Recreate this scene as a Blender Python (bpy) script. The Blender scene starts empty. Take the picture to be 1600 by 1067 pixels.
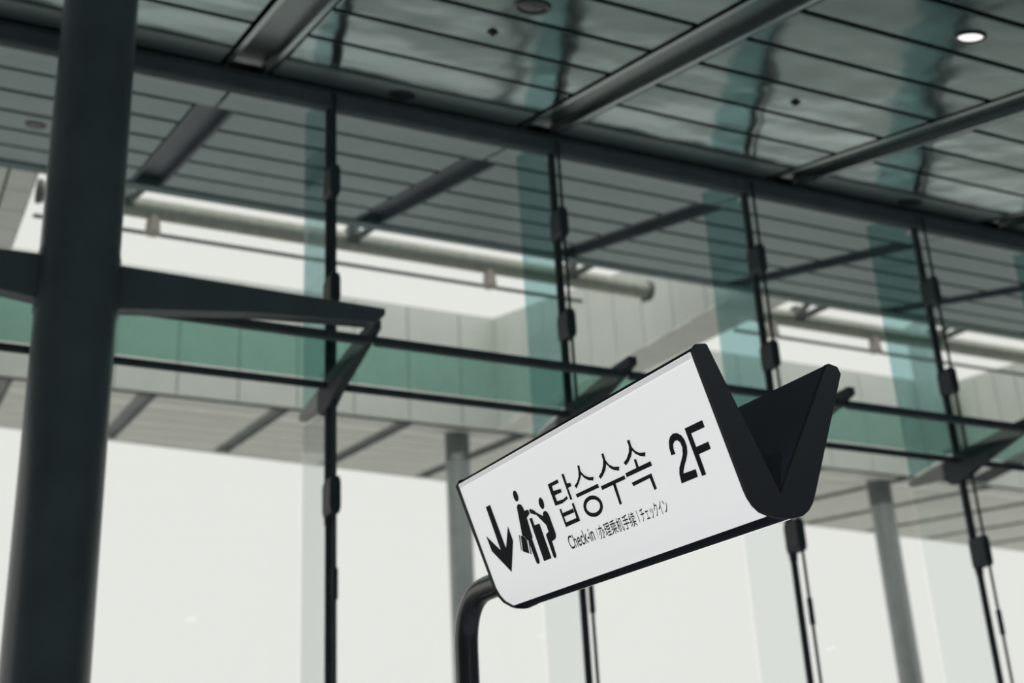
import bpy, bmesh, math, random
from mathutils import Vector, Matrix
random.seed(4)
SC = bpy.context.scene
COL = SC.collection
R = math.radians
EYE = 1.6                                   # camera height above the hall floor

# ------------------------------------------------------------------ camera
cam_d = bpy.data.cameras.new('camera')
cam = bpy.data.objects.new('camera', cam_d); COL.objects.link(cam)
pitch, roll, yaw = 0.413377, -0.056188, 0.457853
fwd = Vector((math.sin(yaw)*math.cos(pitch), math.cos(yaw)*math.cos(pitch), math.sin(pitch)))
rt = Vector((math.cos(yaw), -math.sin(yaw), 0)); up = rt.cross(fwd)
rt2 = rt*math.cos(roll) + up*math.sin(roll); up2 = rt2.cross(fwd)
cam.matrix_world = Matrix(((rt2.x, up2.x, -fwd.x, 0), (rt2.y, up2.y, -fwd.y, 0), (rt2.z, up2.z, -fwd.z, EYE), (0, 0, 0, 1)))
cam_d.sensor_width = 36; cam_d.lens = 2153.05*36/1600
cam_d.clip_end = 500
cam_d.dof.use_dof = True; cam_d.dof.focus_distance = 5.95; cam_d.dof.aperture_fstop = 1.55
SC.camera = cam

# ------------------------------------------------------------------ sky, exposure
wd = bpy.data.worlds.new('overcast_sky'); SC.world = wd; wd.use_nodes = True
bg = wd.node_tree.nodes['Background']
bg.inputs[0].default_value = (0.872, 0.866, 0.828, 1); bg.inputs[1].default_value = 1.0
SC.view_settings.view_transform = 'Standard'; SC.view_settings.look = 'None'
SC.view_settings.exposure = 0.0; SC.view_settings.gamma = 1.0; SC.view_settings.use_curve_mapping = False
SC.cycles.transparent_max_bounces = 32; SC.cycles.max_bounces = 10; SC.cycles.diffuse_bounces = 5

# ------------------------------------------------------------------ materials
MATS = {}
def mat(name, color, rough=.5, metal=0., noise=0., nscale=3., bump=0., bscale=2., coat=0., emit=None, estr=0., spec=.5, stretch=(1,1,1)):
    m = bpy.data.materials.new(name); m.use_nodes = True
    nt = m.node_tree; b = nt.nodes['Principled BSDF']
    b.inputs['Base Color'].default_value = (*color, 1); b.inputs['Roughness'].default_value = rough
    b.inputs['Metallic'].default_value = metal; b.inputs['Specular IOR Level'].default_value = spec
    b.inputs['Coat Weight'].default_value = coat
    if emit: b.inputs['Emission Color'].default_value = (*emit, 1); b.inputs['Emission Strength'].default_value = estr
    if noise or bump:
        g = nt.nodes.new('ShaderNodeNewGeometry'); mp = nt.nodes.new('ShaderNodeMapping'); mp.inputs['Scale'].default_value = stretch
        nt.links.new(g.outputs['Position'], mp.inputs['Vector'])
    if noise:
        n = nt.nodes.new('ShaderNodeTexNoise'); n.inputs['Scale'].default_value = nscale; n.inputs['Detail'].default_value = 4
        r = nt.nodes.new('ShaderNodeValToRGB')
        lo = [c*(1-noise) for c in color]; hi = [min(1, c*(1+noise)) for c in color]
        r.color_ramp.elements[0].position = .3; r.color_ramp.elements[1].position = .7
        r.color_ramp.elements[0].color = (*lo, 1); r.color_ramp.elements[1].color = (*hi, 1)
        nt.links.new(mp.outputs[0], n.inputs['Vector']); nt.links.new(n.outputs['Fac'], r.inputs[0]); nt.links.new(r.outputs[0], b.inputs['Base Color'])
    if bump:
        n = nt.nodes.new('ShaderNodeTexNoise'); n.inputs['Scale'].default_value = bscale; n.inputs['Detail'].default_value = 2.5
        bp = nt.nodes.new('ShaderNodeBump'); bp.inputs['Strength'].default_value = 1.0; bp.inputs['Distance'].default_value = bump
        nt.links.new(mp.outputs[0], n.inputs['Vector']); nt.links.new(n.outputs['Fac'], bp.inputs['Height']); nt.links.new(bp.outputs[0], b.inputs['Normal'])
    MATS[name] = m; return m
def glass(name, tint, refl=1.0, rough=.0):
    m = bpy.data.materials.new(name); m.use_nodes = True; nt = m.node_tree; nt.nodes.clear()
    o = nt.nodes.new('ShaderNodeOutputMaterial'); mx = nt.nodes.new('ShaderNodeMixShader'); t = nt.nodes.new('ShaderNodeBsdfTransparent')
    t.inputs[0].default_value = (*tint, 1)
    g = nt.nodes.new('ShaderNodeBsdfGlossy'); g.inputs['Roughness'].default_value = rough; g.inputs[0].default_value = (refl, refl, refl, 1)
    lw = nt.nodes.new('ShaderNodeLayerWeight'); lw.inputs['Blend'].default_value = .5
    pw = nt.nodes.new('ShaderNodeMath'); pw.operation = 'POWER'; pw.inputs[1].default_value = 5
    f = nt.nodes.new('ShaderNodeMath'); f.operation = 'MULTIPLY_ADD'; f.inputs[1].default_value = .96; f.inputs[2].default_value = .04
    nt.links.new(lw.outputs['Facing'], pw.inputs[0]); nt.links.new(pw.outputs[0], f.inputs[0])
    nt.links.new(f.outputs[0], mx.inputs[0]); nt.links.new(t.outputs[0], mx.inputs[1]); nt.links.new(g.outputs[0], mx.inputs[2]); nt.links.new(mx.outputs[0], o.inputs[0])
    MATS[name] = m; return m
mat('ceiling_metal', (.155, .222, .220), .13, .92, bump=.06, bscale=.55, noise=.15, nscale=.7)
mat('ceiling_edge_metal', (.30, .36, .36), .42, .7)
mat('rib_metal', (.125, .155, .158), .3, .8)
mat('lip_metal', (.29, .335, .335), .25, .85)
mat('joint_black', (.035, .043, .046), .8)
mat('canopy_panel', (.19, .268, .275), .42, .3, noise=.06, nscale=1.5)
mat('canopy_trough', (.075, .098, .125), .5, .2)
mat('soffit_panel', (.88, .89, .85), .5, noise=.05, nscale=1.2)
mat('soffit_seam', (.93, .93, .91), .5)
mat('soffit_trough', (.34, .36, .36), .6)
mat('cladding', (.68, .72, .68), .45, noise=.04, nscale=1.0)
mat('dark_steel', (.085, .098, .106), .6, noise=.12, nscale=4, spec=.25)
mat('column_paint', (.15, .170, .178), .28, noise=.1, nscale=2, spec=.4)
mat('header_paint', (.155, .175, .185), .6, noise=.1, nscale=3, spec=.25)
mat('clamp_steel', (.075, .09, .098), .5, spec=.3)
mat('galvanised', (.50, .52, .46), .35, .55, noise=.12, nscale=6)
mat('brace_steel', (.20, .23, .22), .45, .3)
mat('bracket_cream', (.62, .56, .50), .5)
mat('outer_column', (.34, .37, .37), .35, .2, noise=.08, nscale=2.5)
mat('outer_collar', (.14, .16, .165), .5)
mat('hall_wall', (.48, .52, .54), .6, noise=.08, nscale=1.0)
mat('hall_floor', (.46, .48, .49), .25, noise=.15, nscale=5)
mat('pavement', (.52, .52, .50), .8, noise=.15, nscale=2)
mat('roof_sheet', (.25, .27, .27), .6)
mat('strut_daylit', (.45, .45, .43), .5)  # daylight on the outer strut ends, put into a paler colour
mat('lamp_rim', (.05, .055, .06), .4, .4)
mat('lamp_dark', (.012, .014, .016), .35)
mat('lamp_lit', (.9, .9, .86), .5, emit=(1, .98, .92), estr=1.1)
mat('sign_black', (.031, .031, .033), .5, spec=.3)
mat('sign_inner', (.085, .09, .115), .5, spec=.2)
mat('sign_trim', (.020, .024, .030), .8, spec=.1)
mat('sign_shade', (.5, .5, .51), .2, emit=(1, 1, .995), estr=.42)  # sign white with a weaker glow, for the shaded top of the face
mat('sign_white', (.62, .62, .63), .16, emit=(1, 1, .995), estr=.60)
mat('print_dark', (.011, .015, .021), .6, spec=.2)
mat('post_black', (.05, .05, .054), .2, coat=.2)
glass('pane_glass', (.985, .995, .99), .8)
glass('fin_glass', (.63, .785, .79), .9)
glass('fin_glass_washed', (.965, .985, .98), .5)  # lower fins made clearer to imitate bright sky washing out the tint
glass('shelf_glass', (.60, .81, .765), .8)

# ------------------------------------------------------------------ helpers
def mesh(name, verts, faces, smooth=False):
    me = bpy.data.meshes.new(name); me.from_pydata([tuple(v) for v in verts], [], faces); me.validate()
    bm = bmesh.new(); bm.from_mesh(me); bmesh.ops.recalc_face_normals(bm, faces=bm.faces[:]); bm.to_mesh(me); bm.free()
    if smooth:
        for p in me.polygons: p.use_smooth = True
    return me
def obj(name, me, m, parent=None, loc=None, rot=None):
    o = bpy.data.objects.new(name, me); COL.objects.link(o)
    if m and not me.materials: me.materials.append(MATS[m])
    if parent: o.parent = parent
    if loc: o.location = loc
    if rot: o.rotation_euler = rot
    return o
def empty(name, loc=(0, 0, 0)):
    o = bpy.data.objects.new(name, None); COL.objects.link(o); o.location = loc; return o
def tag(o, label=None, cat=None, group=None, kind=None):
    for k, v in (('label', label), ('category', cat), ('group', group), ('kind', kind)):
        if v: o[k] = v
    return o
class MB:
    def __init__(s): s.v = []; s.f = []
    def add(s, v, f):
        n = len(s.v); s.v += [tuple(x) for x in v]; s.f += [tuple(i+n for i in q) for q in f]; return s
    def box(s, x0, x1, y0, y1, z0, z1, sh=None):
        v = [(x, y, z) for z in (z0, z1) for y in (y0, y1) for x in (x0, x1)]
        if sh: v = [sh(p) for p in v]
        return s.add(v, [(0, 1, 3, 2), (4, 6, 7, 5), (0, 4, 5, 1), (2, 3, 7, 6), (0, 2, 6, 4), (1, 5, 7, 3)])
    def tube(s, p, q, r, n=14, r2=None, caps=True):
        p = Vector(p); q = Vector(q); d = (q-p).normalized()
        a = d.orthogonal().normalized(); b = d.cross(a); r2 = r if r2 is None else r2
        v = [p+(a*math.cos(t)+b*math.sin(t))*r for t in [2*math.pi*i/n for i in range(n)]] + [q+(a*math.cos(t)+b*math.sin(t))*r2 for t in [2*math.pi*i/n for i in range(n)]]
        f = [(i, (i+1) % n, n+(i+1) % n, n+i) for i in range(n)]
        if caps: f += [tuple(range(n))[::-1], tuple(range(n, 2*n))]
        return s.add(v, f)
    def prism(s, poly, ax, d0, d1):
        # polygon given in the two other axes, extruded along axis ax from d0 to d1
        def P(c, d):
            return {0: (d, c[0], c[1]), 1: (c[0], d, c[1]), 2: (c[0], c[1], d)}[ax]
        n = len(poly); v = [P(c, d0) for c in poly]+[P(c, d1) for c in poly]
        return s.add(v, [(i, (i+1) % n, n+(i+1) % n, n+i) for i in range(n)]+[tuple(range(n))[::-1], tuple(range(n, 2*n))])
    def sweep(s, pts, r, n=20):
        rings = []; prev = None
        for i, p in enumerate(pts):
            p = Vector(p)
            d = (Vector(pts[min(i+1, len(pts)-1)])-Vector(pts[max(i-1, 0)])).normalized()
            a = d.orthogonal().normalized() if prev is None else (prev-d*prev.dot(d)).normalized()
            prev = a; b = d.cross(a)
            rings.append([p+(a*math.cos(2*math.pi*k/n)+b*math.sin(2*math.pi*k/n))*r for k in range(n)])
        v = [x for g in rings for x in g]; m = len(rings)
        f = [(i*n+k, i*n+(k+1) % n, (i+1)*n+(k+1) % n, (i+1)*n+k) for i in range(m-1) for k in range(n)]
        f += [tuple(range(n))[::-1], tuple(range((m-1)*n, m*n))]
        return s.add(v, f)
    def build(s, name, m, parent=None, smooth=False, loc=None):
        o = obj(name, mesh(name, s.v, s.f, smooth), m, parent, loc)
        if smooth: shade_edges(o.data)
        return o
def shade_edges(me, ang=R(40)):
    bm = bmesh.new(); bm.from_mesh(me)
    for e in bm.edges:
        if len(e.link_faces) == 2 and e.calc_face_angle(0) > ang: e.smooth = False
    bm.to_mesh(me); bm.free()

# ------------------------------------------------------------------ planes of the place
T1 = math.tan(R(17.5)); T2 = math.tan(R(9))
def ZC(y): return 9.70 + EYE + T1*(y-13.6)          # hall ceiling and the canopy ceiling that continues it
def ZR(y): return ZC(y) + 1.35                      # roof above it
def ZS(y): return 11.78 + EYE + T2*(y-20.2)         # outer soffit
def slab(fz, th, x0, x1, y0, y1):
    v = [(x, y, fz(y)+d) for d in (0, th) for y in (y0, y1) for x in (x0, x1)]
    return v, [(0, 1, 3, 2), (4, 6, 7, 5), (0, 4, 5, 1), (2, 3, 7, 6), (0, 2, 6, 4), (1, 5, 7, 3)]
XW0, XW1 = -20.0, 40.0
H5 = 5.74 + EYE                                     # height of the wind girder

# ------------------------------------------------------------------ hall shell
b = MB(); b.box(XW0, XW1, -10, 14.7, -.15, 0); tag(b.build('floor', 'hall_floor'), 'dark polished stone floor of the terminal hall', kind='structure')
b = MB(); b.box(-160, 200, 14.7, 220, -.4, -.02); tag(b.build('ground', 'pavement'), 'grey paved forecourt outside the glass wall', kind='structure')
b = MB(); b.box(XW0, XW1, -10.2, -10, 0, ZC(-10)+.3); tag(b.build('wall_back', 'hall_wall'), 'plain dark back wall of the hall', kind='structure')
for nm, x0, x1 in (('wall_left', XW0-.2, XW0), ('wall_right', XW1, XW1+.2)):
    v = [(x, y, z) for x in (x0, x1) for y, z in ((-10.2, 0), (14.7, 0), (14.7, ZC(14.7)+.3), (-10.2, ZC(-10.2)+.3))]
    o = obj(nm, mesh(nm, v, [(0, 1, 2, 3), (4, 7, 6, 5), (0, 4, 5, 1), (1, 5, 6, 2), (2, 6, 7, 3), (3, 7, 4, 0)]), 'hall_wall')
    tag(o, 'plain dark end wall of the hall', kind='structure')

# ------------------------------------------------------------------ hall ceiling: metal panels between sunk ribs
ceil = tag(empty('ceiling', (0, 0, 0)), 'sloping ceiling of wavy reflective metal panels with dark joints', kind='structure')
RIB0, RIBP, RIBW = 3.34, 3.845, .62
def ribx(k): return RIB0 + RIBP*k
rows = [(12.85, 13.52)] + [(12.85-.87*(k+1), 12.85-.87*k) for k in range(26)]
pm = {}
def panel_mesh(w, l, m, name='panel'):
    key = (round(w, 3), round(l, 3), m)
    if key not in pm:
        v, f = [], []
        q = MB(); q.box(-w/2, w/2, -l/2, l/2, 0, .03)
        # pressed edges: a small chamfer round the lower face
        c = .012
        q = MB(); q.add([(-w/2+c, -l/2+c, 0), (w/2-c, -l/2+c, 0), (w/2-c, l/2-c, 0), (-w/2+c, l/2-c, 0), (-w/2, -l/2, c), (w/2, -l/2, c), (w/2, l/2, c), (-w/2, l/2, c), (-w/2, -l/2, .04), (w/2, -l/2, .04), (w/2, l/2, .04), (-w/2, l/2, .04)],
            [(0, 3, 2, 1), (0, 1, 5, 4), (1, 2, 6, 5), (2, 3, 7, 6), (3, 0, 4, 7), (4, 5, 9, 8), (5, 6, 10, 9), (6, 7, 11, 10), (7, 4, 8, 11), (8, 9, 10, 11)])
        me = mesh(name, q.v, q.f); me.materials.append(MATS[m]); pm[key] = me
    return pm[key]
def panel(x0, x1, y0, y1, fz, ang, m, parent, gap=.045, name='panel'):
    w = x1-x0; l = (y1-y0)/math.cos(ang)-gap
    yc = (y0+y1)/2
    return obj(name, panel_mesh(w, l, m, name), m, parent, ((x0+x1)/2, yc, fz(yc)), (ang, 0, 0))
field = MB()
for k in range(-6, 9):
    x0, x1 = ribx(k)+RIBW/2, ribx(k+1)-RIBW/2
    for (y0, y1) in rows:
        if y0 > 5.8 and -2 <= k <= 3: panel(x0, x1, y0, y1, ZC, R(17.5), 'ceiling_edge_metal' if y0 > 12.8 else 'ceiling_metal', ceil, gap=.085)
        else: field.add(*slab(ZC, .03, x0, x1, y0+.02, y1-.02))
tag(field.build('panel_field', 'ceiling_metal', ceil), kind='stuff')
b = MB(); b.add(*slab(lambda y: ZC(y)+.22, .1, XW0, XW1, -10.2, 20.2)); b.build('backing', 'joint_black', ceil)
b = MB(); b.add(*slab(ZR, .1, XW0, XW1, -10.2, 20.4)); b.build('roof_deck', 'roof_sheet', ceil)
q = MB()
y0, y1 = -10.0, 13.52
for xa, xb, da, db in ((-.19, .19, .09, .09), (-.21, -.19, .0, .09), (.19, .21, .09, 0)):
    q.add([(xa, y0, ZC(y0)+da), (xb, y0, ZC(y0)+db), (xb, y1, ZC(y1)+db), (xa, y1, ZC(y1)+da), (xa, y0, ZC(y0)+da+.02), (xb, y0, ZC(y0)+db+.02), (xb, y1, ZC(y1)+db+.02), (xa, y1, ZC(y1)+da+.02)],
          [(0, 3, 2, 1), (4, 5, 6, 7), (0, 1, 5, 4), (2, 3, 7, 6), (0, 4, 7, 3), (1, 2, 6, 5)])
rib_me = mesh('rib', q.v, q.f); rib_me.materials.append(MATS['rib_metal'])
lips = []
for s in (-1, 1):
    l = MB(); xs = sorted((s*.205, s*.265)); l.add(*slab(lambda y: ZC(y)-.012, .03, xs[0], xs[1], y0, y1)); lm = mesh('lip', l.v, l.f); lm.materials.append(MATS['lip_metal']); lips.append(lm)
for k in range(-3, 6):
    rb = obj('rib', rib_me, None, ceil, (ribx(k), 0, 0))
    for lm in lips: obj('lip', lm, None, rb)

# ------------------------------------------------------------------ canopy ceiling outside the glass
can = tag(empty('ceiling', (0, 0, 0)), 'matt grey panelled canopy ceiling beyond the glass, with sunk troughs', kind='structure')
orow = [15.27+.966*k for k in range(6)]
for k in range(-2, 5):
    xa, xb = 3.39+3.83*k, 3.39+3.83*(k+1)
    panel(xa+.02, xb-.02, 13.76, 15.25, ZC, R(17.5), 'canopy_panel', can)
    for j in range(5): panel(xa+.27, xb-.27, orow[j], orow[j+1], ZC, R(17.5), 'canopy_panel', can, gap=.13)
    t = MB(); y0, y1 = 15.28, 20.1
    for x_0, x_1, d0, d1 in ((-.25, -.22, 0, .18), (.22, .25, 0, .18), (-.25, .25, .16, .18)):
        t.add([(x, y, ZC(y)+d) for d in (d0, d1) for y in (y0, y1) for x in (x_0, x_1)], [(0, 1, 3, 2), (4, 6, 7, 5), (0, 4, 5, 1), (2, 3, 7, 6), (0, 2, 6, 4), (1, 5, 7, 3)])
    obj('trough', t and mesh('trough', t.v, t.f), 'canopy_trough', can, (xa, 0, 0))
b = MB(); b.add([(x, y, z) for x in (XW0, XW1) for y, z in ((20.12, ZC(20.12)-.02), (20.32, ZC(20.32)-.08), (20.4, ZR(20.4)), (20.2, ZR(20.2)))], [(0, 1, 2, 3), (4, 7, 6, 5), (0, 4, 5, 1), (1, 5, 6, 2), (2, 6, 7, 3), (3, 7, 4, 0)])
b.build('edge_trim', 'canopy_panel', can)

# ------------------------------------------------------------------ outer soffit with roof wells
sof = tag(empty('ceiling', (0, 0, 0)), 'pale outer soffit with light seams, sunk troughs and open roof wells', kind='structure')
def edge(x): return 41.2 + .134*x
def wr(y): return 15.3 + .09*(y-20.5)              # right wall of the middle well
YF = 34.9
for xa, xb in ((-.6+1.2, 1.28), (1.32, 1.75)):
    for j in range(14): panel(xa, xb, 20.35+1.03*j, 20.35+1.03*(j+1), ZS, R(9), 'soffit_panel', sof, gap=.03)
b = MB()
v = []
for d in (0, .05):
    v += [(wr(20.35), 20.35, ZS(20.35)+d), (16.5, 20.35, ZS(20.35)+d), (17.2, YF, ZS(YF)+d), (wr(YF), YF, ZS(YF)+d)]
b.add(v, [(0, 3, 2, 1), (4, 5, 6, 7), (0, 1, 5, 4), (1, 2, 6, 5), (2, 3, 7, 6), (3, 0, 4, 7)]); b.build('strip_panel', 'soffit_panel', sof)
TR0, TRP = 6.35, 3.72
for k in range(-5, 13):
    xa, xb = TR0+TRP*k+.24, TR0+TRP*(k+1)-.24
    y = YF+.055; j = 0
    while y < edge(xb)-.25:
        yb = y+1.2
        if yb > edge(xa)-.1:
            ya0, ya1 = edge(xa), edge(xb)
        else: ya0 = ya1 = yb-.03
        v = [(x, yy, ZS(yy)+d) for d in (0, .04) for x, yy in ((xa, y), (xb, y), (xb, ya1), (xa, ya0))]
        obj('panel', mesh('panel', v, [(0, 3, 2, 1), (4, 5, 6, 7), (0, 1, 5, 4), (1, 2, 6, 5), (2, 3, 7, 6), (3, 0, 4, 7)]), 'soffit_panel', sof)
        if j:
            s = MB(); s.box(xa, xb, y-.06, y+.02, ZS(y)-.02, ZS(y)+.03); s.build('seam_strip', 'soffit_seam', sof)
        y = yb; j += 1
        if ya0 != ya1: break
    if k < 12:
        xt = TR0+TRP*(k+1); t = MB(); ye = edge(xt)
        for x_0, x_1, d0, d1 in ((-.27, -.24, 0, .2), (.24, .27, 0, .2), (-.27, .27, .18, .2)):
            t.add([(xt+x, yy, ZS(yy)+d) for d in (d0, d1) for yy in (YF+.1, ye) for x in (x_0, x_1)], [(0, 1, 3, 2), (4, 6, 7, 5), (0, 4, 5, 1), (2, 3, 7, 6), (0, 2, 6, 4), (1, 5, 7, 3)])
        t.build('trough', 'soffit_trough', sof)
b = MB(); v = []
for d in (.21, .6):
    v += [(-13, YF+.35, ZS(YF+.35)+d), (55, YF+.35, ZS(YF+.35)+d), (55, edge(55)-.1, ZS(edge(55)-.1)+d), (-13, edge(-13)-.1, ZS(edge(-13)-.1)+d)]
b.add(v, [(0, 3, 2, 1), (4, 5, 6, 7), (0, 1, 5, 4), (1, 2, 6, 5), (2, 3, 7, 6), (3, 0, 4, 7)]); b.build('canopy_deck', 'roof_sheet', sof)
b = MB(); v = []
for yo, zo in ((-.02, -.02), (.12, -.02), (.12, .62), (-.02, .62)):
    v += [(-13, edge(-13)+yo, ZS(edge(-13))+zo), (55, edge(55)+yo, ZS(edge(55))+zo)]
b.add(v, [(0, 1, 3, 2), (2, 3, 5, 4), (4, 5, 7, 6), (6, 7, 1, 0), (0, 2, 4, 6), (1, 7, 5, 3)]); b.build('edge_beam', 'soffit_panel', sof)

# cladding of the wells: far wall and the partitions between the wells
far = tag(empty('wall_far', (0, 0, 0)), 'pale vertical cladding panels at the far side of the roof wells', kind='structure')
b = MB(); b.box(-13, 55, YF+.06, YF+.3, ZS(YF), ZR(YF)); b.build('backing', 'joint_black', far)
def clad(x0, x1):
    obj('panel', mesh('panel', *(lambda q: (q.v, q.f))(MB().box(x0+.015, x1-.015, YF, YF+.05, ZS(YF)-.02, ZR(YF)))), 'cladding', far)
x = 5.36-1.68*11
while x < 50:
    clad(x, x+1.68); x += 1.68
part = tag(empty('wall_partition', (0, 0, 0)), 'pale cladding partitions between the roof wells', kind='structure')
def core(xa0, xb0, xa1, xb1):
    y0, y1 = 20.4, YF
    v = [(xa0, y0, ZS(y0)+.05), (xb0, y0, ZS(y0)+.05), (xb1, y1, ZS(y1)+.05), (xa1, y1, ZS(y1)+.05), (xa0, y0, ZR(y0)), (xb0, y0, ZR(y0)), (xb1, y1, ZR(y1)), (xa1, y1, ZR(y1))]
    b = MB(); b.add(v, [(0, 3, 2, 1), (4, 5, 6, 7), (0, 1, 5, 4), (1, 2, 6, 5), (2, 3, 7, 6), (3, 0, 4, 7)]); b.build('partition_core', 'joint_black', part)
core(.66, 1.69, .66, 1.69); core(wr(20.4)+.06, 16.44, wr(YF)+.06, wr(YF)+.5); core(27.9, 29.0, 34.6, 35.6); core(-13, -12, -13, -12)
def side(fx, sgn):
    y = 20.42
    while y < YF-.1:
        yb = min(y+1.5, YF)
        v = []
        for dx in (0, .05*sgn):
            v += [(fx(y)+dx, y+.015, ZS(y)), (fx(yb)+dx, yb-.015, ZS(yb)), (fx(yb)+dx, yb-.015, ZR(yb)), (fx(y)+dx, y+.015, ZR(y))]
        obj('panel', mesh('panel', v, [(0, 1, 2, 3), (4, 7, 6, 5), (0, 4, 5, 1), (1, 5, 6, 2), (2, 6, 7, 3), (3, 7, 4, 0)]), 'cladding', part)
        y = yb
side(wr, 1); side(lambda y: 34.5-.45*(YF-y), 1); side(lambda y: .61, 1); side(lambda y: 1.75, -1); side(lambda y: 16.5+.046*(y-20.4), -1)
b = MB(); b.box(33.05, 33.75, YF-.8, YF-.04, ZS(34.4), ZR(34.4)+2.2); b.build('pilaster', 'cladding', part)

# ------------------------------------------------------------------ glass wall
XK = [1.41+3.003*k for k in range(-2, 8)]           # fin positions; index 2 stands behind the round column
pane_l = mesh('pane', *(lambda q: (q.v, q.f))(MB().box(.02, 2.983, 14.59, 14.61, .02, H5-.04)))
pane_u = mesh('pane', *(lambda q: (q.v, q.f))(MB().box(.02, 2.983, 14.59, 14.61, H5+.04, ZC(14.6)-.03)))
for me in (pane_l, pane_u): me.materials.append(MATS['pane_glass'])
for i in range(len(XK)-1):
    w = tag(empty('window_%d' % (i+1), (XK[i], 0, 0)), 'tall clear glazing bay of the terminal glass wall', kind='structure')
    obj('pane', pane_l, None, w); obj('pane', pane_u, None, w)

hb = tag(empty('header_beam', (0, 13.6, 0)), 'long dark steel beam along the head of the glass wall', 'beam')
for i in range(len(XK)-1):
    b = MB(); L = 2.995
    b.prism([(-.08, 9.42+EYE), (-.06, 9.40+EYE), (.04, 9.40+EYE), (.06, 9.42+EYE), (.06, 9.70+EYE), (-.08, 9.66+EYE)], 0, XK[i]+.004, XK[i]+L)
    b.build('beam_segment', 'header_paint', hb)
    b = MB(); b.box(XK[i]+.004, XK[i]+L, -.095, -.08, 9.60+EYE, 9.64+EYE); b.build('ledge', 'dark_steel', hb)

fin_u = mesh('fin_pane', *(lambda q: (q.v, q.f))(MB().prism([(.05, H5+.22), (.98, H5+.12), (.98, ZC(14.58)-.05), (.16, ZC(13.76)-.05), (.16, 9.35+EYE), (.05, 9.35+EYE)], 0, -.01, .01)))
fin_l = mesh('fin_pane', *(lambda q: (q.v, q.f))(MB().prism([(.05, .02), (.98, .02), (.98, H5-.1), (.05, H5-.22)], 0, -.01, .01)))
fin_u.materials.append(MATS['fin_glass']); fin_l.materials.append(MATS['fin_glass_washed'])
q = MB(); q.tube((0, 0, .0), (0, 0, 4.2+EYE), .043, 16); q.tube((0, 0, 4.2+EYE), (0, 0, 9.39+EYE), .052, 16)
rod_me = mesh('rod', q.v, q.f, True); rod_me.materials.append(MATS['dark_steel']); shade_edges(rod_me)
q = MB(); q.tube((0, -.2, .0), (0, -.2, 9.5+EYE), .02, 10); cab_me = mesh('cable', q.v, q.f, True); cab_me.materials.append(MATS['clamp_steel'])
q = MB(); q.tube((0, -.2, 3.36+EYE), (0, -.2, 3.68+EYE), .034, 12); tb_me = mesh('turnbuckle', q.v, q.f, True); tb_me.materials.append(MATS['dark_steel']); shade_edges(tb_me)
def clamp_mesh(h):
    q = MB()
    prof = [(-.062, -h/2+.06), (-.045, -h/2), (.045, -h/2), (.062, -h/2+.06), (.062, h/2-.06), (.045, h/2), (-.045, h/2), (-.062, h/2-.06)]
    q.prism(prof, 1, -.22, .04)
    me = mesh('clamp', q.v, q.f); me.materials.append(MATS['clamp_steel']); return me
cl_a, cl_b = clamp_mesh(.40), clamp_mesh(.36)
fin_words = ['glass fin out past the left of the round column', 'glass fin just left of the round column', 'glass fin hidden behind the round column', 'teal glass fin with rod, first to the right of the round column',
             'teal glass fin with rod and cable, second from the round column', 'teal glass fin whose rod passes behind the sign', 'teal glass fin with rod and cable, furthest right in view', 'glass fin next beyond the right edge of view']
for i, x in enumerate(XK[:8]):
    if i in (0, 1): continue
    f = tag(empty('glass_fin', (x, 13.6, 0)), fin_words[i], 'glass fin', 'glass fins of the wall')
    obj('fin_pane', fin_u, None, f); obj('fin_pane', fin_l, None, f); obj('rod', rod_me, None, f); cb = obj('cable', cab_me, None, f); obj('turnbuckle', tb_me, None, cb)
    for z, me in ((8.32, cl_a), (6.92, cl_b), (4.48, cl_a)): obj('clamp', me, None, f, (0, 0, z+EYE))

# wind girder: two rails with a shelf of green glass, cross struts at the fins
wg = tag(empty('wind_girder', (0, 0, 0)), 'horizontal girder of dark rails and green glass crossing the glass wall', 'girder')
q = MB(); q.tube((.03, 13.6, H5+.055), (2.973, 13.6, H5+.055), .044, 14); ro = mesh('outer_rail', q.v, q.f, True); shade_edges(ro); ro.materials.append(MATS['dark_steel'])
q = MB(); q.box(.03, 2.973, 12.16, 12.24, H5-.03, H5+.05); ri = mesh('inner_rail', q.v, q.f); ri.materials.append(MATS['dark_steel'])
q = MB(); q.box(.03, 2.973, 12.24, 13.30, H5+.0, H5+.018); rs = mesh('glass_shelf', q.v, q.f); rs.materials.append(MATS['shelf_glass'])
q = MB(); q.prism([(12.05, 5.92), (12.05, 5.83), (12.5, 5.74), (13.2, 5.60), (13.5, 5.50), (13.78, 5.50), (13.9, 5.62), (13.9, 5.82), (13.6, 5.88), (12.4, 5.93)], 0, -.05, .05)
st = mesh('strut', [(a, b_, c+EYE) for a, b_, c in q.v], q.f); st.materials.append(MATS['dark_steel'])
q = MB(); q.prism([(13.86, 5.62), (14.58, 5.72), (14.58, 5.79), (13.86, 5.84)], 0, -.05, .05)
se = mesh('strut_end', [(a, b_, c+EYE) for a, b_, c in q.v], q.f); se.materials.append(MATS['strut_daylit'])
for i in range(len(XK)-1):
    for nm, me in (('outer_rail', ro), ('inner_rail', ri), ('glass_shelf', rs)): obj(nm, me, None, wg, (XK[i], 0, 0))
for x in XK[1:]:
    s = obj('strut', st, None, wg, (x, 0, 0)); obj('strut_end', se, None, s)

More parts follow.
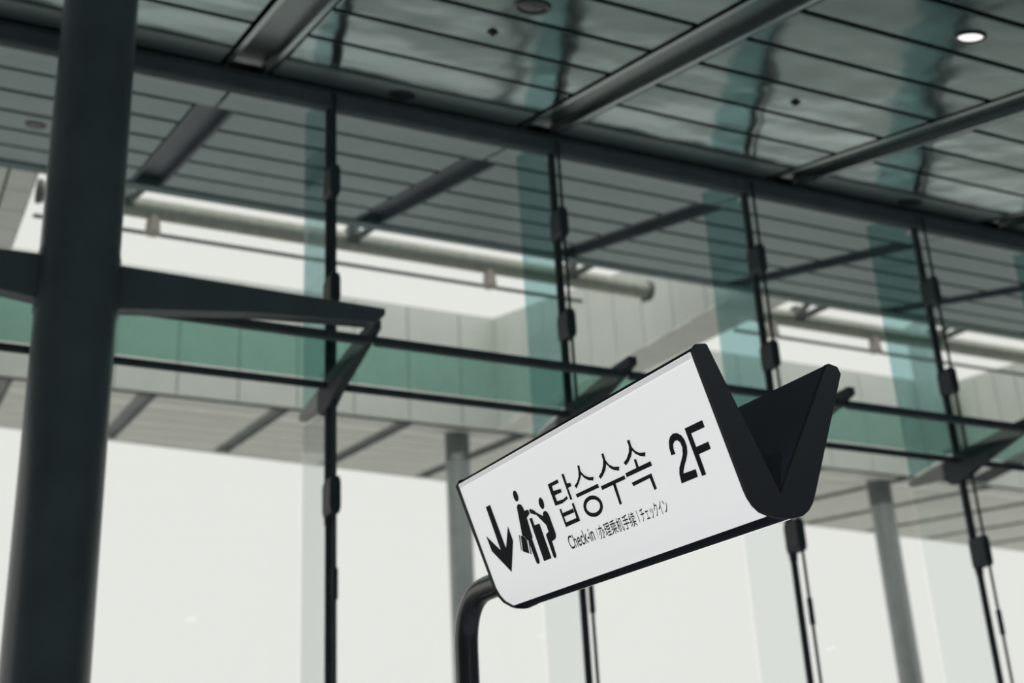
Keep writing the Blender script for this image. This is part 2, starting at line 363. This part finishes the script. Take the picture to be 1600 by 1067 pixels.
# ------------------------------------------------------------------ round steel column with tapered arms
CX, CY = 1.46, 12.0
col = tag(empty('steel_column', (CX, CY, 0)), 'tall round dark steel column with tapered arms at the left', 'column')
b = MB(); b.tube((0, 0, 0), (0, 0, ZC(CY)), .365, 48); b.build('shaft', 'column_paint', col, True)
for sg in (-1, 1):
    b = MB()
    pr = [(.2, 6.05), (3.0, 6.0), (3.0, 5.93), (2.9, 5.83), (2.34, 5.80), (1.6, 5.75), (.34, 5.60), (.2, 5.57)]
    b.prism([(sg*x, z+EYE) for x, z in pr], 1, -.08, .08); b.build('arm', 'column_paint', col)
b = MB(); b.tube((0, 0, 5.52+EYE), (0, 0, 6.1+EYE), .378, 48); b.build('collar', 'column_paint', col, True)
b = MB(); b.tube((0, 0, 0), (0, 0, .06), .5, 40); b.build('base_plate', 'dark_steel', col, True)

# ------------------------------------------------------------------ columns outside under the soffit
for x, y, r, lab in ((15.75, 36.1, .36, 'pale grey round column outside, seen left of the sign'), (32.0, 36.4, .40, 'pale grey round column outside, seen right of the sign')):
    c = tag(empty('canopy_column', (x, y, 0)), lab, 'column', 'columns under the outer soffit')
    b = MB(); b.tube((0, 0, 0), (0, 0, ZS(y)-.9), r, 36); b.build('shaft', 'outer_column', c, True)
    b = MB(); b.tube((0, 0, ZS(y)-.9), (0, 0, ZS(y)+.1), r*1.02, 36); b.build('collar', 'outer_collar', c, True)

# ------------------------------------------------------------------ tubular trusses in the roof wells
def truss(x0, x1, z, braces, hang, lab):
    t = tag(empty('tube_truss', (0, 0, 0)), lab, 'truss', 'tube trusses in the roof wells')
    zz = z+EYE
    b = MB(); b.tube((x0, 23, zz), (x1, 23, zz), .19, 24); m = b.build('main_pipe', 'galvanised', t, True)
    for xe, s in ((x0, 1), (x1, -1)):
        b = MB(); b.tube((xe, 23, zz), (xe+.1*s, 23, zz), .225, 24); b.build('end_flange', 'brace_steel', m, True)
    b = MB(); b.tube((x1-.18, 23, zz-.28), (x1-.18, 23, zz), .05, 10); b.build('bolt', 'brace_steel', m, True)
    b = MB(); b.tube((x0, 23.2, zz-.40), (x1-1.6, 23.2, zz-.40), .04, 10); b.build('lower_bar', 'brace_steel', t, True)
    b = MB(); b.tube((x0, 22.4, zz+.16), (x1-1.0, 22.4, zz+.16), .05, 10); b.build('upper_bar', 'galvanised', t, True)
    for x in braces:
        for d in (-.75, .75):
            b = MB(); b.tube((x, 23, zz), (x+d, 20.46, zz+.05), .075, 12); b.build('brace', 'brace_steel', t, True)
        b = MB(); b.box(x-.13, x+.13, 22.8, 23.0, zz-.1, zz+.26); b.build('gusset', 'brace_steel', t)
    for x in hang:
        b = MB(); b.tube((x, 23, zz-.5), (x, 23, zz-.1), .15, 16, .11); b.build('bracket', 'bracket_cream', t, True)
truss(1.95, 14.75, 12.92, (3.5, 7.9, 12.75), (4.05, 10.9), 'galvanised tube truss in the roof well left of the sign')
truss(17.0, 27.6, 12.80, (18.6, 22.6, 26.2), (17.9, 20.8), 'galvanised tube truss in the roof well right of the sign')

# ------------------------------------------------------------------ downlights and detectors
def lathe(prof, n=28):
    v = []; f = []
    for r, z in prof: v += [(r*math.cos(2*math.pi*k/n), r*math.sin(2*math.pi*k/n), z) for k in range(n)]
    for i in range(len(prof)-1): f += [(i*n+k, i*n+(k+1) % n, (i+1)*n+(k+1) % n, (i+1)*n+k) for k in range(n)]
    return v, f
def downlight(x, y, r, lens, lab):
    d = tag(empty('downlight', (x, y, ZC(y))), lab, 'downlight', 'recessed ceiling downlights'); d.rotation_euler = (R(17.5), 0, 0)
    v, f = lathe([(r, .005), (r, -.012), (r*.93, -.02), (r*.82, -.02), (r*.76, -.004)]); obj('rim', mesh('rim', v, f, True), 'lamp_rim', d)
    v, f = lathe([(r*.78, -.004), (r*.6, -.010), (r*.02, -.012)]); f.append(tuple(range(len(v)-28, len(v)))); obj('lens', mesh('lens', v, f, True), lens, d)
downlight(5.30, 9.87, .19, 'lamp_dark', 'dark unlit downlight at the top edge of the picture')
downlight(5.21, 13.22, .17, 'lamp_dark', 'dark unlit downlight beside the header beam, left of centre')
downlight(9.20, 8.09, .155, 'lamp_lit', 'glowing white downlight in the upper right of the ceiling')
downlight(13.04, 13.20, .18, 'lamp_dark', 'dark unlit downlight beside the header beam, far right')
downlight(1.40, 17.69, .15, 'lamp_dark', 'dark downlight in the canopy ceiling left of the round column')
for i in range(3):  # unseen lamps added behind the viewer to lift the dark steel
    for j in range(5):
        x, y = -9.5+7.69*j, -6.3+4.35*i
        downlight(x, y, .155, 'lamp_lit', 'added fill downlight behind the viewer, %s row from the back, %s from the left' % (('first', 'second', 'third')[i], ('first', 'second', 'third', 'fourth', 'fifth')[j]))
        sd = bpy.data.lights.new('added_fill_beam', 'SPOT'); sd.energy = 500; sd.spot_size = R(110); sd.spot_blend = .5; sd.shadow_soft_size = .1; sd.color = (.86, .95, 1)
        so = bpy.data.objects.new('added_fill_beam', sd); COL.objects.link(so); so.location = (x, y, ZC(y)-.08)
ld = bpy.data.lights.new('downlight_glow', 'SPOT'); ld.energy = 60; ld.spot_size = R(100); ld.shadow_soft_size = .1; ld.color = (1, .97, .92)
lo = bpy.data.objects.new('downlight_glow', ld); COL.objects.link(lo); lo.location = (9.2, 8.09, ZC(8.09)-.08)
for x, y, lab in ((5.26, 10.72, 'tiny dark detector on the ceiling panel left of the middle rib'), (9.08, 10.66, 'tiny dark detector on the ceiling panel right of the middle rib')):
    d = tag(empty('smoke_detector', (x, y, ZC(y))), lab, 'detector', 'ceiling detectors'); d.rotation_euler = (R(17.5), 0, 0)
    v, f = lathe([(.06, .004), (.06, -.012), (.042, -.022), (.02, -.022)], 16); obj('base', mesh('base', v, f, True), 'lamp_dark', d)
    v, f = lathe([(.03, -.02), (.026, -.036), (.008, -.045)], 12); f.append(tuple(range(len(v)-12, len(v)))); obj('head', mesh('head', v, f, True), 'lamp_dark', d)

# ------------------------------------------------------------------ the V-shaped direction sign on its bent post
AX = Vector((-.0261, .9972, .0698)); UX = Vector((.9997, .0262, 0)); WX = Vector((.0018, -.0697, .9976))
O = Vector((0, 0, EYE)); SN, SF = 4.2, 6.36         # near and far end along the sign's axis
def S(s, u, w): return O + AX*s + UX*u + WX*w
UR, UL = 3.281, 3.262
HR = [(.360, 1.800), (.165, 1.27), (.150, 1.237), (.128, 1.207), (.098, 1.184), (.056, 1.172), (.028, 1.1675), (0, 1.166)]
HL = [(.354, 1.775), (.16, 1.29), (.145, 1.252), (.120, 1.213), (.092, 1.186), (.046, 1.1655), (.023, 1.161), (0, 1.160)]
def loft(name, a, c, m, parent, smooth=True):
    n = len(a); v = [S(SN, *p) for p in a] + [S(SF, *p) for p in c]
    o = obj(name, mesh(name, v, [(i, i+1, n+i+1, n+i) for i in range(n-1)], smooth), m, parent)
    if smooth: shade_edges(o.data, R(50))
    return o
sign = tag(empty('direction_sign', S(6.37, 3.262, 1.325)), 'backlit white V-shaped check-in sign with black lettering on a bent black post', 'sign')
inv = Matrix.Translation(-Vector(sign.location))
def L_(o): o.data.transform(inv); return o          # bring world-built meshes into the sign's frame
face = loft('front_face', [(UR-h, w) for h, w in HR[:6]], [(UL-h, w) for h, w in HL[:6]], 'sign_white', sign)
back = L_(loft('back_face', [(UR+h, w) for h, w in HR[:6]], [(UL+h, w) for h, w in HL[:6]], 'sign_white', sign))
tr = [(UR-h, w) for h, w in HR[5:]] + [(UR+h, w) for h, w in HR[5:-1][::-1]]; tl = [(UL-h, w) for h, w in HL[5:]] + [(UL+h, w) for h, w in HL[5:-1][::-1]]
L_(loft('bottom_trim', tr, tl, 'sign_trim', sign))
for s in (-1, 1):
    L_(loft('top_trim', [(UR+s*.360, 1.800), (UR+s*.345, 1.822), (UR+s*.295, 1.830)], [(UL+s*.354, 1.775), (UL+s*.338, 1.797), (UL+s*.290, 1.805)], 'sign_trim', sign))
    L_(loft('inner_liner', [(UR+s*.295, 1.830), (UR, 1.26)], [(UL+s*.290, 1.805), (UL, 1.25)], 'sign_inner', sign, False))
def end_plate(s0, s1, U, H, ti, wt, vert, e):
    out = [(U-h*(1+e*1.5)-e*.15, w-e*.6) for h, w in H] + [(U+h*(1+e*1.5)+e*.15, w-e*.6) for h, w in H[:-1][::-1]]
    out += [(U+H[0][0]-.012, wt-.005), (U+ti+.01, wt+.003), (U+ti, wt), (U, vert), (U-ti, wt), (U-ti-.01, wt+.003), (U-H[0][0]+.012, wt-.005)]
    n = len(out); v = [S(s0, *p) for p in out] + [S(s1, *p) for p in out]
    o = obj('end_plate', mesh('end_plate', v, [(i, (i+1) % n, n+(i+1) % n, n+i) for i in range(n)] + [tuple(range(n))[::-1], tuple(range(n, 2*n))]), 'sign_black', sign)
    tm = bmesh.new(); tm.from_mesh(o.data); bmesh.ops.triangulate(tm, faces=[q for q in tm.faces if len(q.verts) > 4]); tm.to_mesh(o.data); tm.free()
    return L_(o)
end_plate(SN-.02, SN, UR, HR, .295, 1.832, 1.26, .004); end_plate(SF, SF+.02, UL, HL, .290, 1.807, 1.25, .010)
# printed marks lie on the flat part of the front face; (s, t) run from its upper left corner
TLc, TRc = S(SF, UL-.354, 1.775), S(SN, UR-.360, 1.800); BLc, BRc = S(SF, UL-.16, 1.29), S(SN, UR-.165, 1.27)
NRM = (BLc-TLc).cross(TRc-TLc).normalized()
if NRM.dot(UX) > 0: NRM = -NRM
def F(s, t, lift=.002): return (TLc*(1-s)+TRc*s)*(1-t) + (BLc*(1-s)+BRc*s)*t + NRM*lift
def polys(name, ps, m='print_dark'):
    v, f = [], []
    for p in ps:
        n = len(v); v += [F(*q) for q in p]; f.append(tuple(range(n, n+len(p))))
    me = bpy.data.meshes.new(name); me.from_pydata([tuple(x) for x in v], [], f)
    bm = bmesh.new(); bm.from_mesh(me); bmesh.ops.triangulate(bm, faces=bm.faces[:]); bm.to_mesh(me); bm.free()
    return L_(obj(name, me, m, face))
GL_hangul=[[[0.3842,0.3909],[0.4298,0.3893],[0.429,0.4216],[0.3988,0.422],[0.3979,0.464],[0.428,0.4723],[0.4284,0.5036],[0.3971,0.505],[0.3974,0.5574],[0.4227,0.5633],[0.4416,0.5501],[0.442,0.5761],[0.4143,0.5937],[0.3838,0.5876]],[[0.4502,0.3655],[0.4602,0.3685],[0.4591,0.4553],[0.4726,0.4625],[0.4722,0.4926],[0.4575,0.4946],[0.4578,0.5958],[0.4489,0.5958]],[[0.3942,0.629],[0.4021,0.6288],[0.4024,0.7911],[0.3945,0.7917]],[[0.4492,0.6262],[0.4574,0.625],[0.4577,0.7877],[0.446,0.7884]],[[0.4012,0.6695],[0.4472,0.6687],[0.4473,0.7031],[0.4013,0.7045]],[[0.3978,0.7538],[0.4502,0.7528],[0.4577,0.7877],[0.3945,0.7917]],[[0.52,0.3607],[0.5283,0.3632],[0.525,0.4139],[0.5332,0.457],[0.5468,0.4873],[0.5642,0.5005],[0.5576,0.5275],[0.5409,0.5073],[0.5295,0.4781],[0.5223,0.4431],[0.5129,0.4718],[0.5015,0.5007],[0.4872,0.5293],[0.483,0.5009],[0.4976,0.4818],[0.5098,0.4486],[0.5169,0.4056]],[[0.4762,0.5694],[0.5697,0.5647],[0.5695,0.5977],[0.4774,0.6009]],[[0.6185,0.3609],[0.6273,0.3625],[0.6257,0.4186],[0.6315,0.463],[0.6439,0.4947],[0.6638,0.5128],[0.6579,0.5419],[0.6416,0.521],[0.6308,0.493],[0.6234,0.4528],[0.6129,0.4924],[0.5987,0.5218],[0.5855,0.54],[0.5816,0.5147],[0.5972,0.4912],[0.6101,0.4509],[0.6173,0.4099]],[[0.5757,0.5939],[0.6692,0.5908],[0.6697,0.6214],[0.6307,0.6231],[0.6268,0.7881],[0.6177,0.7896],[0.6199,0.6242],[0.5768,0.6271]],[[0.7186,0.3575],[0.7282,0.3586],[0.727,0.4158],[0.7331,0.4546],[0.745,0.4836],[0.7642,0.498],[0.7576,0.5276],[0.7415,0.5047],[0.7312,0.4785],[0.7241,0.4452],[0.7138,0.481],[0.7004,0.5093],[0.6865,0.5279],[0.6818,0.4997],[0.6965,0.4819],[0.7119,0.4418],[0.7187,0.4023]],[[0.6746,0.58],[0.717,0.577],[0.7184,0.5116],[0.7267,0.5127],[0.726,0.5766],[0.7691,0.5739],[0.7692,0.6103],[0.6749,0.6133]],[[0.6844,0.6664],[0.7576,0.6598],[0.7576,0.7823],[0.7481,0.7854],[0.747,0.6888],[0.6856,0.6974]]]
GL_ring_out=[[0.5603,0.7292],[0.5585,0.7482],[0.5549,0.7656],[0.5498,0.7808],[0.5434,0.7928],[0.5359,0.8012],[0.5279,0.8054],[0.5195,0.8052],[0.5114,0.8006],[0.5038,0.7918],[0.4973,0.7791],[0.492,0.7633],[0.4883,0.7451],[0.4865,0.7254],[0.4865,0.7053],[0.4884,0.6858],[0.4921,0.6679],[0.4974,0.6526],[0.504,0.6407],[0.5116,0.6326],[0.5197,0.6289],[0.528,0.6296],[0.5361,0.6347],[0.5435,0.6439],[0.5499,0.6567],[0.555,0.6725],[0.5585,0.6904],[0.5603,0.7096]]
GL_ring_in=[[0.5495,0.7285],[0.548,0.74],[0.5453,0.7505],[0.5415,0.7593],[0.5368,0.7661],[0.5315,0.7705],[0.5257,0.7722],[0.5199,0.7712],[0.5142,0.7674],[0.509,0.7612],[0.5045,0.7527],[0.501,0.7424],[0.4986,0.7308],[0.4975,0.7185],[0.4977,0.7061],[0.4993,0.6943],[0.502,0.6837],[0.5059,0.6748],[0.5107,0.6681],[0.5161,0.6639],[0.5218,0.6624],[0.5277,0.6637],[0.5333,0.6676],[0.5385,0.674],[0.5429,0.6826],[0.5463,0.6928],[0.5486,0.7043],[0.5497,0.7163]]
GL_numeral=[[[0.838,0.6003],[0.8397,0.5472],[0.8455,0.5002],[0.8541,0.4722],[0.8659,0.4594],[0.8781,0.4673],[0.8887,0.4961],[0.8936,0.536],[0.8932,0.5849],[0.8875,0.631],[0.8776,0.6688],[0.8668,0.7017],[0.8583,0.7327],[0.8542,0.7532],[0.8938,0.7581],[0.8921,0.8148],[0.8374,0.8162],[0.841,0.7468],[0.8481,0.7036],[0.8616,0.6616],[0.8723,0.6244],[0.8783,0.5783],[0.8777,0.5401],[0.8718,0.5174],[0.8637,0.515],[0.8561,0.5307],[0.8518,0.564],[0.8521,0.6022]],[[0.9048,0.4631],[0.9625,0.4621],[0.9627,0.5147],[0.9188,0.5153],[0.9188,0.6156],[0.9576,0.6156],[0.9569,0.6696],[0.919,0.6713],[0.9178,0.8218],[0.9041,0.8208]]]
GL_arrow=[[[0.0905,0.3244],[0.1137,0.3238],[0.1141,0.7595],[0.1581,0.5749],[0.1576,0.7233],[0.1001,0.9913],[0.0436,0.7346],[0.0433,0.577],[0.0863,0.758]]]
GL_picto=[[[0.2494,0.3622],[0.2487,0.3736],[0.2475,0.3842],[0.2459,0.3936],[0.2439,0.4012],[0.2417,0.4066],[0.2392,0.4096],[0.2368,0.4101],[0.2344,0.4079],[0.2323,0.4033],[0.2304,0.3963],[0.229,0.3875],[0.228,0.3771],[0.2276,0.3658],[0.2278,0.3541],[0.2284,0.3426],[0.2296,0.3319],[0.2313,0.3225],[0.2333,0.315],[0.2356,0.3095],[0.238,0.3066],[0.2405,0.3062],[0.2428,0.3085],[0.245,0.3132],[0.2468,0.3201],[0.2482,0.329],[0.2491,0.3393],[0.2495,0.3505]],[[0.3434,0.521],[0.3427,0.5323],[0.3415,0.5429],[0.3399,0.5523],[0.3378,0.5599],[0.3356,0.5654],[0.3332,0.5684],[0.3308,0.569],[0.3284,0.5669],[0.3263,0.5623],[0.3246,0.5555],[0.3232,0.5468],[0.3223,0.5365],[0.322,0.5253],[0.3221,0.5137],[0.3229,0.5023],[0.3241,0.4916],[0.3258,0.4822],[0.3278,0.4746],[0.3301,0.4692],[0.3325,0.4662],[0.3349,0.4657],[0.3372,0.4679],[0.3393,0.4725],[0.3411,0.4793],[0.3424,0.4881],[0.3433,0.4983],[0.3436,0.5094]],[[0.2255,0.4567],[0.232,0.4365],[0.2398,0.4352],[0.2486,0.4521],[0.2524,0.4861],[0.2525,0.5139],[0.2688,0.5151],[0.2703,0.5303],[0.2706,0.5546],[0.2522,0.5811],[0.2464,0.7659],[0.2425,0.7679],[0.2401,0.983],[0.2352,1.0026],[0.2282,1.006],[0.2232,0.9911],[0.2223,0.8779],[0.2233,0.825],[0.223,0.7745],[0.2183,0.7671],[0.2137,0.7302],[0.2043,0.7136]],[[0.1978,0.7082],[0.2036,0.713],[0.2134,0.7317],[0.2181,0.7704],[0.2074,0.8899],[0.1823,0.8467]],[[0.1908,0.6953],[0.1958,0.6995],[0.1797,0.8412],[0.1768,0.8283]],[[0.2222,0.779],[0.2262,0.7857],[0.2164,0.9003],[0.2115,0.8965]],[[0.2606,0.5946],[0.2737,0.5986],[0.2727,0.6696],[0.2956,0.6724],[0.2932,0.9969],[0.257,0.9998]],[[0.2773,0.516],[0.2953,0.5513],[0.2962,0.5649],[0.3202,0.623],[0.3254,0.5972],[0.3341,0.5883],[0.3422,0.6007],[0.3463,0.6352],[0.3459,0.8099],[0.3428,0.8364],[0.3346,0.8547],[0.3203,0.8583],[0.3169,0.987],[0.3128,1.0049],[0.3068,1.0087],[0.3022,0.9928],[0.3038,0.7961],[0.3074,0.7806],[0.3195,0.7713],[0.3197,0.7084],[0.2952,0.5938],[0.2732,0.5569],[0.2722,0.5319]]]
GL_bars=[[[0.5034,0.8871],[0.5048,0.8868],[0.5017,0.9762],[0.5003,0.9765]],[[0.6631,0.8756],[0.6649,0.8758],[0.6652,0.9711],[0.6633,0.9716]]]

polys('arrow_symbol', GL_arrow)
polys('passenger_pictogram', GL_picto)
ring = [(GL_ring_out[i], GL_ring_out[(i+1) % 28], GL_ring_in[(i+1) % 28], GL_ring_in[i]) for i in range(28)]
polys('korean_lettering', GL_hangul+ring)
polys('floor_numeral', GL_numeral)
for bb in GL_bars: polys('divider_line', [bb])
polys('upper_shade_strip', [[(0.002, .004), (.998, .004), (.998, .045), (0.002, .045)]], 'sign_shade')  # soft shading along the top of the lit face, laid on as a dimmer strip
def writing(name, body, p0, p1, top, x_lo, x_hi, y_hi):
    c = bpy.data.curves.new(name, 'FONT'); c.body = body; c.offset = .008
    o = bpy.data.objects.new(name, c); COL.objects.link(o); bpy.context.view_layer.update()
    me = bpy.data.meshes.new_from_object(o.evaluated_get(bpy.context.evaluated_depsgraph_get()))
    bpy.data.objects.remove(o); me.name = name; me.materials.clear()
    for v in me.vertices:
        a = (v.co.x-x_lo)/(x_hi-x_lo); h = v.co.y/y_hi
        s = p0[0]+(p1[0]-p0[0])*a+(top[0]-p0[0])*h; t = p0[1]+(p1[1]-p0[1])*a+(top[1]-p0[1])*h
        v.co = F(s, t)
    return L_(obj(name, me, 'print_dark', face))
writing('english_lettering', 'Check-in', (.3835, .985), (.4895, .979), (.3835, .868), .05, 3.59, .70)
writing('chinese_lettering', '\u529e\u7406\u4e58\u673a\u624b\u7eed', (.509, .982), (.653, .980), (.509, .880), .04, 5.96, .82)
writing('japanese_lettering', '\u30c1\u30a7\u30c3\u30af\u30a4\u30f3', (.674, .972), (.770, .970), (.674, .872), .09, 5.92, .80)
L_(face)
# bent post
P0 = S(6.37, 3.262, 1.325); PC = S(7.06, 3.262, 1.325); DN = Vector((0, 0, -1)); rb = .30
pts = [P0, P0.lerp(PC, .3)]
for i in range(11):
    t = i/10; a0 = PC-AX*rb; a1 = PC+DN*rb
    pts.append(a0*(1-t)**2 + PC*2*t*(1-t) + a1*t*t)
pts += [Vector((PC.x, PC.y, z)) for z in (2.0, 1.0, 0.0)]
b = MB(); b.sweep(pts, .066, 28); L_(b.build('post', 'post_black', sign, True))
b = MB(); b.tube((PC.x, PC.y, 0), (PC.x, PC.y, .02), .17, 32); L_(b.build('base_plate', 'post_black', sign, True))
b = MB(); b.tube(P0-AX*.0, P0+AX*.012, .085, 28); L_(b.build('socket_ring', 'sign_black', sign, True))
